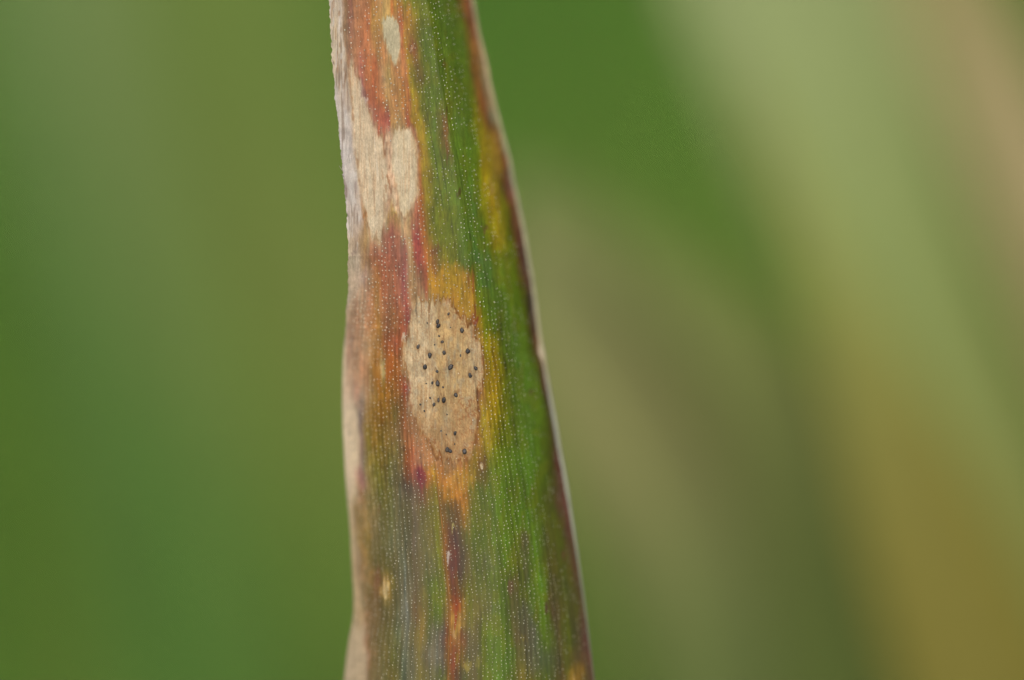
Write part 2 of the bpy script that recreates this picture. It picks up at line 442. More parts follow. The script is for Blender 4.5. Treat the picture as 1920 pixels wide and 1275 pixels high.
# ---------------------------------------------------------------- the leaf's colours, its grey wax sheen painted in (sRGB read across the blade, row by row)
ROWS = {
 0: [618,170,160,140, 630,165,140,105, 636,188,180,168, 643,140,100,60, 653,140,80,70, 660,178,115,75, 680,175,112,68, 690,176,108,58, 697,160,105,30, 707,178,125,70, 722,185,150,75, 731,180,140,60, 735,170,95,30, 742,175,125,30, 749,150,105,25, 760,120,115,25, 785,110,120,22, 800,90,110,30, 815,85,115,35, 825,95,130,55, 845,98,140,60, 852,105,130,40, 860,135,115,35, 870,188,122,55, 877,168,80,50, 883,150,140,100],
 45: [619,185,165,130, 628,190,160,110, 636,200,190,175, 645,140,105,70, 656,165,105,85, 670,180,112,68, 685,175,105,60, 692,155,80,45, 700,175,125,40, 712,185,140,60, 735,185,150,80, 752,165,85,55, 760,180,120,35, 775,150,115,25, 790,105,115,28, 805,78,100,35, 822,85,120,30, 838,92,132,60, 850,100,140,55, 865,110,130,45, 872,140,110,30, 880,165,95,60, 887,168,75,55, 893,155,125,95],
 90: [622,190,170,130, 640,195,175,140, 648,140,105,80, 660,175,115,75, 675,170,100,65, 690,170,100,60, 705,180,125,55, 718,175,115,60, 738,185,150,90, 755,170,95,50, 763,175,130,20, 775,140,90,40, 785,110,105,25, 800,75,105,32, 820,90,115,30, 835,100,140,55, 850,80,125,38, 868,95,140,50, 880,150,115,35, 893,180,115,55, 900,175,140,95],
 135: [625,195,172,135, 632,150,120,85, 640,190,172,145, 650,150,110,75, 657,185,165,135, 663,170,110,80, 677,165,85,75, 690,172,92,48, 705,170,85,45, 718,185,140,90, 730,182,147,75, 745,182,118,60, 762,175,110,60, 767,168,135,20, 777,115,105,25, 788,100,85,30, 800,85,100,30, 815,80,105,35, 830,75,112,38, 842,100,125,40, 860,78,120,35, 878,110,140,45, 890,160,110,40, 898,165,115,50, 908,180,165,125],
 180: [629,180,170,165, 637,195,175,150, 645,150,125,105, 655,195,175,145, 672,175,150,115, 682,112,55,65, 690,160,80,55, 703,170,82,45, 715,175,105,55, 725,180,130,65, 740,175,125,65, 755,180,120,45, 768,165,100,50, 775,168,135,20, 788,115,110,25, 800,85,105,35, 815,80,112,40, 830,75,105,35, 845,105,125,45, 865,85,125,40, 888,130,140,35, 900,165,105,35, 908,160,95,45, 916,170,140,95],
 225: [633,180,172,170, 640,190,180,165, 650,170,160,155, 658,190,172,150, 672,198,178,145, 690,185,160,125, 698,150,85,70, 705,160,75,55, 715,152,65,55, 728,130,55,55, 733,180,130,60, 745,180,140,80, 758,175,120,65, 770,150,70,50, 777,170,130,20, 790,155,130,20, 798,100,100,35, 812,75,105,45, 830,110,100,35, 845,90,120,35, 860,90,130,65, 885,85,125,30, 898,135,140,25, 908,165,125,30, 918,140,90,45, 926,160,150,110],
 270: [637,175,168,170, 647,185,175,168, 657,150,140,135, 665,192,170,145, 680,200,178,145, 700,202,182,148, 712,180,150,115, 722,140,85,60, 730,185,160,125, 740,195,172,135, 760,195,178,140, 772,175,135,85, 780,150,85,40, 786,170,125,20, 800,115,120,25, 815,80,110,35, 838,115,85,30, 850,75,115,38, 870,82,130,45, 895,85,130,35, 906,140,145,50, 915,170,135,30, 928,165,120,40, 936,130,85,45, 943,150,140,100],
 315: [642,165,158,160, 652,180,172,168, 657,200,192,182, 668,180,160,140, 680,200,178,142, 700,202,182,148, 712,195,170,135, 722,165,130,100, 735,190,172,148, 748,198,180,145, 765,198,182,145, 776,180,145,105, 783,150,90,40, 790,165,125,20, 805,120,115,25, 820,85,110,35, 840,85,105,35, 860,75,115,40, 880,85,135,40, 897,110,135,25, 910,162,147,20, 925,168,132,45, 940,160,125,25, 948,150,75,45, 955,145,130,105],
 360: [646,180,172,168, 655,165,150,145, 662,195,188,182, 675,170,145,120, 685,195,172,135, 702,200,180,145, 718,200,180,145, 730,180,150,105, 745,190,168,130, 760,200,185,150, 775,188,158,115, 783,170,120,70, 788,155,85,35, 796,150,125,25, 815,100,112,30, 840,85,112,38, 865,75,110,38, 885,80,125,60, 900,100,125,30, 912,158,147,25, 930,162,142,40, 942,125,115,25, 953,120,75,35, 960,145,90,75],
 405: [650,190,178,165, 660,185,165,145, 672,165,145,130, 680,180,130,80, 690,195,172,130, 705,200,178,140, 718,200,180,142, 725,170,135,80, 737,170,140,65, 747,170,140,80, 757,195,172,135, 768,180,150,95, 780,165,110,75, 786,160,85,65, 793,165,85,40, 800,150,115,25, 815,100,112,25, 835,110,118,25, 855,80,110,35, 875,75,115,40, 890,72,125,60, 902,95,120,35, 915,152,147,25, 935,157,147,35, 953,120,125,15, 963,125,75,30, 972,140,90,75],
 445: [653,190,172,145, 668,175,150,125, 685,170,135,85, 697,190,165,120, 710,190,165,120, 718,140,85,65, 730,165,85,75, 745,165,100,75, 757,185,155,110, 768,175,140,90, 778,160,75,70, 786,160,60,60, 795,170,100,40, 805,130,115,25, 825,105,115,25, 850,95,110,30, 868,70,105,38, 885,65,118,55, 905,80,120,40, 918,130,140,25, 940,142,142,35, 956,105,120,15, 967,115,75,30, 975,110,60,50],
 485: [653,195,180,155, 675,190,172,150, 687,170,130,90, 700,165,95,70, 712,160,85,65, 725,150,80,65, 745,155,85,70, 758,150,90,80, 768,180,150,105, 776,160,110,60, 783,155,65,60, 795,165,85,55, 802,165,110,30, 812,145,95,35, 825,130,115,25, 840,115,120,25, 855,90,105,30, 868,70,95,40, 880,75,110,45, 895,65,115,65, 915,75,115,60, 925,110,140,35, 945,115,135,40, 963,100,115,20, 975,100,65,30, 982,95,60,50],
 525: [654,195,175,150, 672,195,172,150, 685,175,150,135, 695,180,135,95, 705,175,115,55, 715,165,90,65, 730,150,85,60, 745,145,80,65, 758,145,70,75, 768,165,130,85, 778,160,120,75, 790,145,90,60, 798,160,85,55, 803,170,120,25, 815,180,132,30, 830,172,127,25, 845,168,138,15, 860,140,125,20, 875,130,100,25, 887,135,105,25, 897,75,115,50, 915,65,115,60, 935,105,140,45, 950,110,135,35, 966,95,120,15, 982,95,70,30, 988,100,60,50],
 565: [651,190,175,155, 665,180,155,130, 678,185,155,125, 692,180,130,95, 705,178,125,60, 718,160,100,70, 735,150,85,60, 750,160,90,75, 762,155,75,70, 772,180,145,100, 800,170,130,85, 845,165,115,40, 860,155,110,30, 872,165,125,20, 885,162,127,20, 893,145,120,20, 902,105,125,25, 920,70,115,45, 935,75,115,40, 955,85,130,35, 973,85,120,15, 985,85,85,25, 992,80,55,40, 1000,120,100,90],
 605: [648,185,165,140, 662,190,155,125, 680,190,140,100, 695,185,125,70, 710,178,125,50, 722,155,95,65, 740,150,95,55, 755,160,85,60, 763,140,65,65, 772,165,125,85, 830,170,130,80, 880,150,95,40, 888,140,80,30, 897,152,117,20, 908,125,130,20, 925,85,120,35, 940,75,105,40, 958,80,130,40, 980,85,125,25, 993,85,90,25, 1000,95,60,45],
 645: [645,180,165,140, 655,185,145,120, 670,192,145,105, 690,188,138,85, 705,170,125,60, 715,175,105,50, 728,165,95,60, 742,160,85,60, 752,150,85,50, 765,165,125,80, 900,160,115,50, 905,150,120,40, 912,137,132,20, 930,110,125,25, 945,85,115,35, 965,78,130,50, 985,82,130,35, 1001,85,90,20, 1008,120,70,40],
 690: [643,190,178,150, 652,190,165,140, 665,190,140,105, 690,188,138,85, 705,175,120,40, 715,185,140,70, 728,170,95,40, 742,165,95,40, 755,160,110,60, 765,175,130,80, 905,160,112,45, 910,155,112,35, 920,142,132,15, 940,120,128,20, 952,85,105,30, 970,75,128,50, 995,82,130,35, 1008,80,100,25, 1016,100,60,40],
 735: [643,200,182,155, 660,195,170,145, 668,180,140,115, 685,175,140,100, 700,170,125,60, 710,180,115,35, 722,160,110,35, 740,155,105,45, 755,155,80,55, 765,145,70,65, 900,150,95,40, 905,145,95,35, 912,167,132,10, 935,147,134,10, 950,110,115,25, 968,75,125,40, 990,75,128,40, 1013,80,110,20, 1022,95,60,45],
 775: [643,205,188,160, 668,198,178,150, 678,150,130,120, 688,165,140,85, 700,155,120,45, 715,165,110,30, 735,140,110,45, 745,120,105,55, 755,150,95,50, 765,165,115,75, 875,160,100,55, 885,155,85,35, 895,165,105,30, 903,170,137,10, 930,147,134,10, 948,115,122,20, 965,82,115,35, 990,75,130,45, 1015,80,115,22, 1029,80,75,30, 1034,90,55,45],
 815: [644,205,188,160, 668,200,180,150, 680,150,130,115, 690,150,130,55, 710,160,120,35, 730,135,110,50, 748,135,105,65, 760,165,100,60, 775,175,120,75, 890,155,105,45, 895,155,105,40, 903,142,122,20, 920,137,132,15, 945,105,125,22, 965,85,115,35, 990,72,130,40, 1015,80,120,25, 1033,85,85,25, 1040,95,45,40],
 860: [646,205,188,160, 668,200,180,150, 680,170,140,120, 692,150,135,70, 710,145,120,40, 730,130,115,55, 750,125,105,65, 762,165,95,50, 775,175,100,65, 790,165,110,75, 805,180,120,70, 820,185,130,75, 835,150,105,60, 855,155,100,55, 875,150,95,40, 890,152,122,20, 900,140,105,35, 915,120,125,20, 940,95,125,25, 965,80,125,35, 990,70,130,40, 1015,75,120,30, 1035,80,80,25, 1046,100,40,40],
 890: [648,205,188,160, 665,200,178,150, 680,170,115,105, 692,150,135,75, 712,135,125,55, 732,115,110,65, 750,110,100,70, 765,150,90,55, 780,140,70,60, 790,125,40,55, 803,180,110,45, 815,188,142,30, 830,178,112,40, 850,192,132,50, 868,188,137,40, 880,160,120,25, 890,130,105,25, 905,105,90,35, 920,100,120,25, 945,85,125,35, 970,80,125,40, 995,70,130,38, 1020,75,105,25, 1040,80,70,28, 1051,100,42,40],
 925: [651,195,178,150, 668,190,170,140, 678,175,130,90, 692,160,140,80, 712,120,115,55, 732,115,110,60, 750,120,115,95, 765,95,75,65, 780,105,70,55, 792,120,60,50, 802,130,100,35, 817,137,127,30, 828,150,95,30, 840,175,120,30, 858,190,120,35, 872,160,110,25, 880,110,105,25, 900,85,100,35, 925,85,115,35, 945,75,120,35, 975,75,110,40, 995,72,125,40, 1020,80,95,25, 1040,78,75,25, 1057,90,45,35],
 965: [655,190,172,145, 668,180,145,95, 685,182,142,80, 700,150,135,90, 715,110,105,60, 730,110,108,65, 745,120,120,95, 765,90,85,65, 775,95,75,75, 790,100,90,50, 805,100,100,40, 820,120,120,30, 830,135,90,30, 842,95,80,35, 860,110,75,35, 873,150,110,25, 885,95,105,30, 910,85,100,38, 930,78,118,38, 960,80,120,30, 990,68,125,42, 1015,82,95,25, 1045,78,82,22, 1063,90,40,35],
 1010: [657,190,172,142, 670,185,145,90, 690,175,135,65, 703,140,125,85, 720,110,105,65, 740,120,120,90, 760,105,105,85, 775,90,70,70, 790,95,95,60, 810,110,105,45, 823,125,130,30, 832,130,85,30, 842,95,50,30, 855,80,50,40, 868,85,80,40, 890,85,100,40, 920,85,105,35, 945,70,120,35, 970,95,110,35, 985,90,100,60, 1003,70,125,40, 1025,80,85,30, 1050,82,90,22, 1070,90,45,35],
 1055: [659,185,165,132, 675,180,145,105, 692,170,130,65, 705,125,110,70, 720,110,100,55, 740,110,105,70, 760,115,115,95, 775,95,75,60, 790,95,85,50, 810,100,105,60, 830,120,120,30, 838,130,85,30, 845,105,60,50, 855,85,40,30, 868,85,65,45, 890,90,100,45, 920,95,105,55, 945,75,120,35, 965,100,115,35, 985,90,95,55, 1005,70,125,35, 1030,85,80,25, 1055,82,92,25, 1079,85,45,32],
 1100: [662,180,160,125, 677,178,150,110, 692,165,120,70, 708,145,85,65, 722,170,135,65, 735,125,105,55, 750,110,110,90, 765,100,98,85, 778,95,75,55, 795,90,90,50, 815,85,105,40, 832,115,120,35, 840,135,90,30, 850,95,45,20, 860,105,65,20, 875,100,105,30, 895,95,100,45, 920,85,105,45, 945,75,105,40, 960,90,85,45, 975,90,95,40, 995,85,110,50, 1012,70,128,35, 1035,82,75,28, 1060,80,92,25, 1080,80,65,28, 1089,75,45,35],
 1145: [664,175,155,120, 680,172,145,105, 695,165,115,80, 712,120,95,65, 730,115,105,65, 750,110,115,95, 765,115,118,110, 780,110,70,45, 793,125,95,35, 808,85,95,40, 825,90,110,35, 836,120,110,40, 845,160,105,35, 856,130,50,20, 866,160,120,35, 880,110,105,35, 900,100,100,45, 920,100,110,60, 945,80,110,45, 965,85,85,45, 985,85,90,60, 1005,80,105,45, 1018,78,130,30, 1035,88,65,30, 1060,85,90,30, 1083,78,75,28, 1096,80,48,35],
 1190: [656,175,158,128, 680,178,158,128, 692,165,115,80, 708,130,105,65, 730,115,110,65, 750,110,115,85, 765,120,122,110, 778,110,95,50, 790,140,110,35, 805,85,90,45, 815,100,98,85, 830,95,85,75, 838,120,70,40, 845,165,95,35, 855,165,115,50, 865,130,75,35, 880,85,75,50, 895,85,80,40, 910,90,115,35, 930,85,120,50, 955,75,115,45, 970,95,80,45, 985,95,90,60, 1003,90,95,70, 1020,78,115,45, 1045,85,75,35, 1065,80,95,28, 1088,75,65,28, 1102,85,45,38],
 1235: [650,175,158,130, 685,178,158,128, 695,160,115,80, 710,135,110,70, 735,115,110,55, 755,110,118,95, 770,105,110,90, 785,115,100,50, 800,95,85,70, 815,110,110,95, 830,95,90,70, 840,130,85,35, 850,130,60,35, 862,120,95,30, 875,80,75,45, 890,85,75,50, 905,95,115,35, 930,80,120,50, 955,75,120,50, 975,95,90,45, 1000,100,100,65, 1020,80,100,60, 1045,85,80,38, 1065,85,90,30, 1085,95,75,30, 1100,75,55,30, 1107,85,45,38],
 1275: [645,175,158,130, 685,175,155,125, 697,150,115,80, 715,125,110,75, 735,115,105,50, 755,105,115,85, 770,110,115,95, 785,120,105,45, 805,85,85,55, 825,85,100,50, 838,115,95,40, 848,130,75,25, 856,90,50,25, 870,75,80,40, 890,80,70,40, 910,90,110,35, 935,75,120,45, 955,75,105,45, 975,110,100,30, 1000,105,105,45, 1025,80,100,50, 1050,95,80,30, 1075,140,108,30, 1090,100,85,30, 1105,75,55,30, 1112,95,60,45],
}
ROWS[-700] = [606] + [175, 150, 100] + [640, 150, 125, 60, 700, 120, 120, 40, 760, 90, 120, 35, 842, 100, 130, 40]
ROWS[2400] = [675, 170, 150, 115, 720, 120, 115, 60, 800, 90, 115, 40, 930, 85, 115, 40, 1100, 85, 105, 35, 1190, 95, 60, 40]
keys = sorted(ROWS)
UG = 600
table = np.zeros((len(keys), UG, 3))
for i, k in enumerate(keys):
    a = np.array(ROWS[k], float).reshape(-1, 4)
    uu = (a[:, 0] - left(k)) / (right(k) - left(k))
    for c in range(3):
        table[i, :, c] = np.interp(np.linspace(0, 1, UG), uu, a[:, 1 + c])

def base_colour(X, Y):
    xl, xr = left(Y), right(Y)
    uu = np.clip((X - xl) / (xr - xl), 0, 1) * (UG - 1)
    i = np.clip(np.searchsorted(keys, Y) - 1, 0, len(keys) - 2)
    kk = np.array(keys, float)
    t = np.clip((Y - kk[i]) / (kk[i + 1] - kk[i]), 0, 1)
    t = t * t * (3 - 2 * t)
    j = uu.astype(int)
    return table[i, j] * (1 - t[..., None]) + table[i + 1, j] * t[..., None]

C = base_colour(Xw, Yw)

def spot(x, y, rx, ry, col, k=1.0, soft=0.45, wob=0.25):
    d = np.hypot((Xs - x) / rx, (Ys - y) / ry) + wob * vnoise(Xp / (rx * 0.7), Yp / (ry * 0.6), 20 + int(x) % 7)
    global C
    C = mix(C, col, k * smooth(1 + soft, 1 - soft, d))

# tissue: oval, tan patches, the dotted lesion
fib = vnoise(Xp / 1.7, Yp / 34, 21)
fine = vnoise(Xp / 1.5, Yp / 3.0, 22)
bridge = np.full(Xp.shape, 200.0)
bridge[win] = signed_distance(Xs[win], Ys[win], [(722, 262), (738, 250), (742, 330), (748, 372), (752, 400), (742, 395), (734, 372), (726, 400), (720, 380), (716, 300)])
C = mix(C, (202, 180, 148), smooth(10, -4, bridge) * 0.92)
C = mix(C, (189, 181, 150), smooth(2.5, -3.0, D_OVAL) * 0.95)
C = mix(C, (206, 188, 158), smooth(6.5, -5.0, D_LEFT + 2 * vnoise(Xp / 2.5, Yp / 8, 47)) * 0.85)
C = mix(C, (205, 190, 158), smooth(9, -8, D_MID + 2 * vnoise(Xp / 2.5, Yp / 8, 48)) * 0.9)
old = np.clip(smooth(3, -4, D_LEFT) + smooth(3, -5, D_MID), 0, 1)
C = mix(C, (184, 152, 118), old * smooth(0.15, 0.7, vnoise(Xp / 2.2, Yp / 50, 43)) * 0.55)
C = mix(C, (212, 198, 170), old * smooth(0.1, 0.6, vnoise(Xp / 6, Yp / 35, 44)) * 0.55)
C = mix(C, (150, 105, 62), 0.55 * np.exp(-((D_LEFT - 1) / 2.0) ** 2) * smooth(-.3, .5, vnoise(Xp / 5, Yp / 18, 23)))
C = mix(C, (150, 100, 55), 0.45 * np.exp(-((D_MID - 1) / 2.5) ** 2) * smooth(-.3, .5, vnoise(Xp / 5, Yp / 18, 24)))
wide = 2.5 + 6 * smooth(800, 770, Xp) * smooth(600, 640, Yp) + 7 * smooth(780, 850, Yp)
big = smooth(1.0, -1.0, D_BIG / wide + 0.55 * vnoise(Xp / 2.2, Yp / 4.0, 45))
bx, by = Xw, Yw
inner = mix(np.broadcast_to(np.array((200, 178, 143.0)), C.shape), (192, 162, 113), smooth(795, 830, bx))
inner = mix(inner, (196, 172, 132), smooth(868, 890, bx) * smooth(760, 700, by))
inner = mix(inner, (176, 142, 98), smooth(755, 820, by) * 0.85)
inner = mix(inner, (186, 150, 104), smooth(0.25, 0.6, vnoise(Xp / 14, Yp / 40, 25)) * 0.6)
inner = mix(inner, (206, 186, 152), smooth(0.2, 0.6, vnoise(Xp / 7, Yp / 30, 26)) * smooth(830, 790, bx) * smooth(790, 760, by) * 0.8)
inner = inner * np.array((0.975, 0.975, 0.955)) * (1 + 0.05 * vnoise(Xp / 9, Yp / 14, 52) + 0.05 * vnoise(Xp / 4, Yp / 9, 53))[..., None]
inner = mix(inner, (168, 158, 134), smooth(0.3, 0.7, vnoise(Xp / 6, Yp / 11, 54)) * 0.45)
inner = mix(inner, (150, 148, 128), 0.7 * np.exp(-((bx - 842) / 5) ** 2 - ((by - 700) / 26) ** 2))
inner = mix(inner, (156, 150, 125), 0.6 * np.exp(-((bx - 838) / 6) ** 2 - ((by - 788) / 22) ** 2))
inner = mix(inner, (160, 150, 120), 0.5 * np.exp(-((bx - 860) / 6) ** 2 - ((by - 648) / 12) ** 2))
C = mix(C, (1, 1, 1), big * 0) * (1 - big[..., None]) + inner * big[..., None]
speck = smooth(0.12, 0.45, vnoise(Xp / 1.6, Yp / 2.2, 27) * 0.75 + vnoise(Xp / 6, Yp / 9, 28) * 0.45)
zone = np.clip(1.0 * smooth(840, 866, bx) * smooth(718, 745, by) + 0.9 * smooth(775, 830, by) + 0.75 * smooth(-16, -2, D_BIG) * smooth(790, 830, bx), 0, 1) * big
zone = zone * (1 - 0.85 * np.exp(-((bx - 850) / 18) ** 2 - ((by - 815) / 26) ** 2))
C = mix(C, (146, 90, 50), speck * zone * 0.6)
C = mix(C, (150, 100, 60), smooth(0.25, 0.5, vnoise(Xp / 1.8, Yp / 2.6, 46)) * big * 0.28)
lines = smooth(0.35, 0.75, vnoise(Xp / 2.0, Yp / 60, 29)) * big * smooth(835, 800, bx) * smooth(660, 600, by)
C = mix(C, (140, 98, 62), lines * 0.7)
C = mix(C, (160, 118, 74), smooth(0.3, 0.8, vnoise(Xp / 1.6, Yp / 40, 30)) * big * 0.35)
rimw = np.exp(-((D_BIG - 0.5) / 2.8) ** 2) * (0.45 + 0.55 * np.clip(smooth(825, 860, Xp) + smooth(790, 850, Yp), 0, 1)) * smooth(-.7, .2, vnoise(Xp / 6, Yp / 10, 33))
C = mix(C, (128, 78, 32), rimw * 0.95)

BODIES = [(801, 605, 1.5), (820, 602, 3.6), (821, 611, 3.8), (841, 588, 2.4), (844, 613, 1.4), (866, 619, 4.0), (823, 629, 1.8), (829, 640, 3.0), (814, 645, 1.3), (783, 649, 3.5), (877, 658, 4.2),
          (832, 661, 3.5), (805, 666, 4.2), (863, 666, 2.0), (797, 687, 4.3), (844, 687, 5.2), (819, 695, 3.3), (892, 690, 3.4), (881, 704, 4.3), (799, 718, 1.6), (810, 717, 2.4), (820, 719, 4.6), (830, 725, 1.8),
          (854, 740, 4.1), (806, 745, 2.0), (822, 750, 2.8), (832, 749, 4.2), (813, 758, 3.0), (788, 758, 2.0), (795, 770, 1.8), (838, 777, 1.5), (826, 808, 2.0), (853, 812, 3.0), (838, 843, 5.0), (844, 846, 3.5), (871, 846, 4.6), (836, 815, 1.3), (852, 832, 1.5)]
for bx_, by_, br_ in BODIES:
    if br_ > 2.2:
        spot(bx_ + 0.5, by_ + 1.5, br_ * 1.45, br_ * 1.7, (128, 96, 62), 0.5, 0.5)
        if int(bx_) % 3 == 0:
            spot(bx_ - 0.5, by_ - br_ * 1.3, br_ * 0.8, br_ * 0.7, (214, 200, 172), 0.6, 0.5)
# pale and brown creases along the bleached patch
for xs_, yr, col_, w_, k_ in [((700, 717), (240, 440), (220, 208, 186), 1.2, 0.6), ((690, 706), (262, 420), (176, 142, 106), 1.0, 0.45), ((712, 724), (280, 420), (170, 134, 98), 1.1, 0.5), ((676, 693), (250, 400), (178, 148, 116), 1.2, 0.4), ((757, 768), (250, 400), (178, 152, 112), 1.0, 0.4)]:
    cx_ = np.interp(Yp, yr, xs_) + 1.5 * vnoise(Yp / 25, Yp * 0 + xs_[0], 49)
    C = mix(C, col_, k_ * np.exp(-((Xp - cx_) / w_) ** 2) * smooth(yr[0], yr[0] + 30, Yp) * smooth(yr[1], yr[1] - 30, Yp) * smooth(-0.5, 0.3, vnoise(Yp / 18, Yp * 0 + xs_[1], 51)))
# yellowed halo beside the dotted lesion, peach flush by the dry margin
hal = np.exp(-((Xw - np.interp(Yw, [600, 700, 780, 860], [915, 928, 920, 908])) / 15) ** 2) * smooth(600, 650, Yw) * smooth(880, 820, Yw) * smooth(0, 4, D_BIG)
C = mix(C, (180, 146, 12), hal * 0.8)
hal = smooth(798, 812, Xw) * smooth(900, 872, Xw) * smooth(488, 520, Yw) * smooth(605, 570, Yw) * smooth(0, 4, D_BIG)
C = mix(C, (182, 136, 18), hal * 0.6)
hal = np.exp(-((Xw - np.interp(Yw, [200, 320, 450, 560], [897, 915, 935, 948])) / 13) ** 2) * smooth(180, 280, Yw) * smooth(520, 430, Yw)
C = mix(C, (182, 154, 14), hal * 0.75)
pch = np.exp(-((Xw - 676) / 22) ** 2) * smooth(540, 610, Yw) * smooth(760, 690, Yw)
C = mix(C, (204, 156, 118), pch * 0.7)
pch = smooth(790, 730, Xw) * smooth(650, 560, Yw) * (1 - dead)
C = mix(C, (190, 138, 96), pch * 0.22)
spot(656, 300, 3.5, 7, (216, 210, 202), 0.8); spot(663, 330, 6, 9, (214, 207, 198), 0.8); spot(662, 372, 4, 8, (212, 205, 198), 0.7)
spot(655, 280, 1.2, 30, (120, 110, 108), 0.7); spot(668, 352, 3, 12, (130, 115, 112), 0.6); spot(664, 470, 5, 5, (160, 140, 125), 0.6)
# small marks, plus a glint and a wax sheen painted in
spot(717, 688, 4.5, 26, (206, 180, 118), 0.85)
spot(756, 636, 3, 7, (205, 190, 165), 0.8)
spot(773, 87, 8, 8, (130, 70, 38), 0.7); spot(773, 87, 3, 4, (205, 170, 130), 0.8)
spot(892, 600, 4.5, 9, (112, 42, 28), 0.85); spot(890, 580, 1.8, 20, (120, 50, 25), 0.7); spot(892, 600, 1.3, 5, (190, 150, 130), 0.7)
spot(887, 530, 2.0, 14, (120, 60, 30), 0.6); spot(878, 524, 2, 10, (130, 75, 30), 0.5)
spot(836, 235, 5, 26, (125, 72, 30), 0.6); spot(838, 285, 2.5, 24, (115, 70, 30), 0.6)
spot(833, 118, 4, 12, (125, 85, 35), 0.5); spot(861, 365, 4, 9, (95, 65, 32), 0.6); spot(832, 335, 4, 10, (55, 78, 32), 0.6)
spot(816, 470, 9, 9, (130, 75, 45), 0.55)
spot(910, 428, 6, 7, (118, 100, 55), 0.7); spot(922, 347, 6, 12, (190, 150, 95), 0.5)
spot(683, 408, 4, 7, (165, 105, 55), 0.7)
spot(682, 178, 5, 11, (112, 58, 70), 0.35); spot(686, 190, 3, 4, (205, 185, 175), 0.7)
spot(903, 866, 7, 15, (105, 68, 35), 0.8); spot(903, 867, 3, 8, (212, 192, 150), 0.9)
spot(790, 893, 8, 18, (118, 32, 52), 0.6)
spot(905, 808, 5, 4, (120, 85, 30), 0.6)
spot(995, 741, 5, 8, (95, 80, 40), 0.7)
spot(841, 1047, 2.4, 9, (210, 200, 190), 0.9, 0.3); spot(851, 992, 4, 4, (190, 180, 110), 0.8)  # white glint painted into the colour, then a yellowish speck
spot(709, 1090, 7, 18, (150, 75, 65), 0.6); spot(723, 1104, 12, 26, (180, 140, 60), 0.7); spot(723, 1104, 6.5, 17, (224, 200, 138), 0.95)
spot(737, 1088, 5, 14, (160, 140, 65), 0.5)
spot(858, 1168, 13, 24, (170, 132, 52), 0.75); spot(854, 1160, 2.5, 22, (140, 52, 22), 0.8); spot(851, 1190, 3, 8, (200, 150, 100), 0.6)
spot(791, 1168, 6, 26, (160, 122, 38), 0.6)
spot(877, 1250, 8, 10, (150, 135, 62), 0.75); spot(897, 1242, 7, 10, (142, 132, 58), 0.75); spot(857, 1232, 3, 12, (145, 125, 30), 0.7)
spot(981, 1195, 6, 6, (135, 115, 50), 0.6)
spot(958, 1102, 5, 14, (88, 48, 44), 0.75); spot(1024, 1140, 3, 14, (92, 48, 38), 0.7); spot(1057, 1042, 4, 8, (135, 82, 45), 0.6)
spot(985, 1015, 8, 20, (105, 90, 50), 0.45)
spot(1082, 1268, 13, 22, (158, 122, 35), 0.6)
spot(712, 958, 3, 12, (120, 78, 55), 0.5)
spot(768, 935, 10, 60, (128, 120, 100), 0.25); spot(763, 1120, 12, 60, (132, 136, 128), 0.35); spot(815, 1225, 14, 24, (128, 122, 118), 0.4)  # grey wax sheen of the lower blade, painted as colour

# long dark creases of the veins, seams of the dry margin, fibre streaks
live = 1 - dead
uR = Uu * NRIB
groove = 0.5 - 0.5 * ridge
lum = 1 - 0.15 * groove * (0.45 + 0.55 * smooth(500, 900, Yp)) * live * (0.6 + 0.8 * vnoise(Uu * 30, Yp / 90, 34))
for uc, y0, y1, k, w in [(.635, -200, 330, .22, .0040), (.688, -200, 320, .2, .0038), (.700, 150, 560, .2, .0032), (.655, 560, 1275, .20, .006), (.76, 480, 1000, .28, .006), (.81, 560, 1050, .25, .006),
                         (.665, 880, 1300, .22, .005), (.735, 880, 1300, .25, .006), (.87, 960, 1300, .30, .010), (.94, 960, 1300, .22, .010), (.60, 250, 560, .26, .003), (.565, 120, 420, .22, .004), (.37, 520, 620, .3, .004),
                         (.47, 900, 1300, .22, .004), (.33, 860, 1300, .2, .004), (.27, 880, 1300, .28, .006), (.29, 700, 1300, .15, .004), (.55, 900, 1300, .2, .004)]:
    ucw = uc + 0.0035 * vnoise(Yp / 120, Yp * 0 + uc * 50, 35)
    lum = lum * (1 - k * np.exp(-((Uu - ucw) / w) ** 2) * smooth(y0, y0 + 40, Yp) * smooth(y1, y1 - 40, Yp) * (0.65 + 0.5 * vnoise(Yp / 30, Yp * 0 + uc * 70, 36)))
lum = lum * (1 + 0.085 * fib * (0.6 + 0.4 * live) + 0.07 * fine * (0.5 + 0.5 * dead) + 0.05 * vnoise(Xp / 9, Yp / 50, 37))
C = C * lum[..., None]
hue = vnoise(Xp / 5, Yp / 45, 38)[..., None] * live[..., None]
C = C * (1 + hue * np.array((0.05, -0.01, -0.03)))
seam = smooth(0.28, 0.62, vnoise(Xp / 2.6, Yp / 55, 39)) * smooth(2, 8, DRY) * smooth(470, 380, Yp)
wm = smooth(0, 7, DRY) * smooth(470, 400, Yp)
C = mix(C, (210, 203, 194), wm * 0.5)
C = mix(C, (124, 106, 92), seam * 0.5)
seam2 = smooth(0.35, 0.7, vnoise(Xp / 3.0, Yp / 16, 40)) * smooth(2, 8, DRY) * smooth(520, 430, Yp)
C = mix(C, (212, 206, 198), seam2 * 0.6)
C = mix(C, (135, 92, 55), smooth(0.3, 0.65, vnoise(Xp / 3.5, Yp / 15, 41)) * smooth(-2, 4, DRY) * smooth(210, 120, Yp) * 0.38)
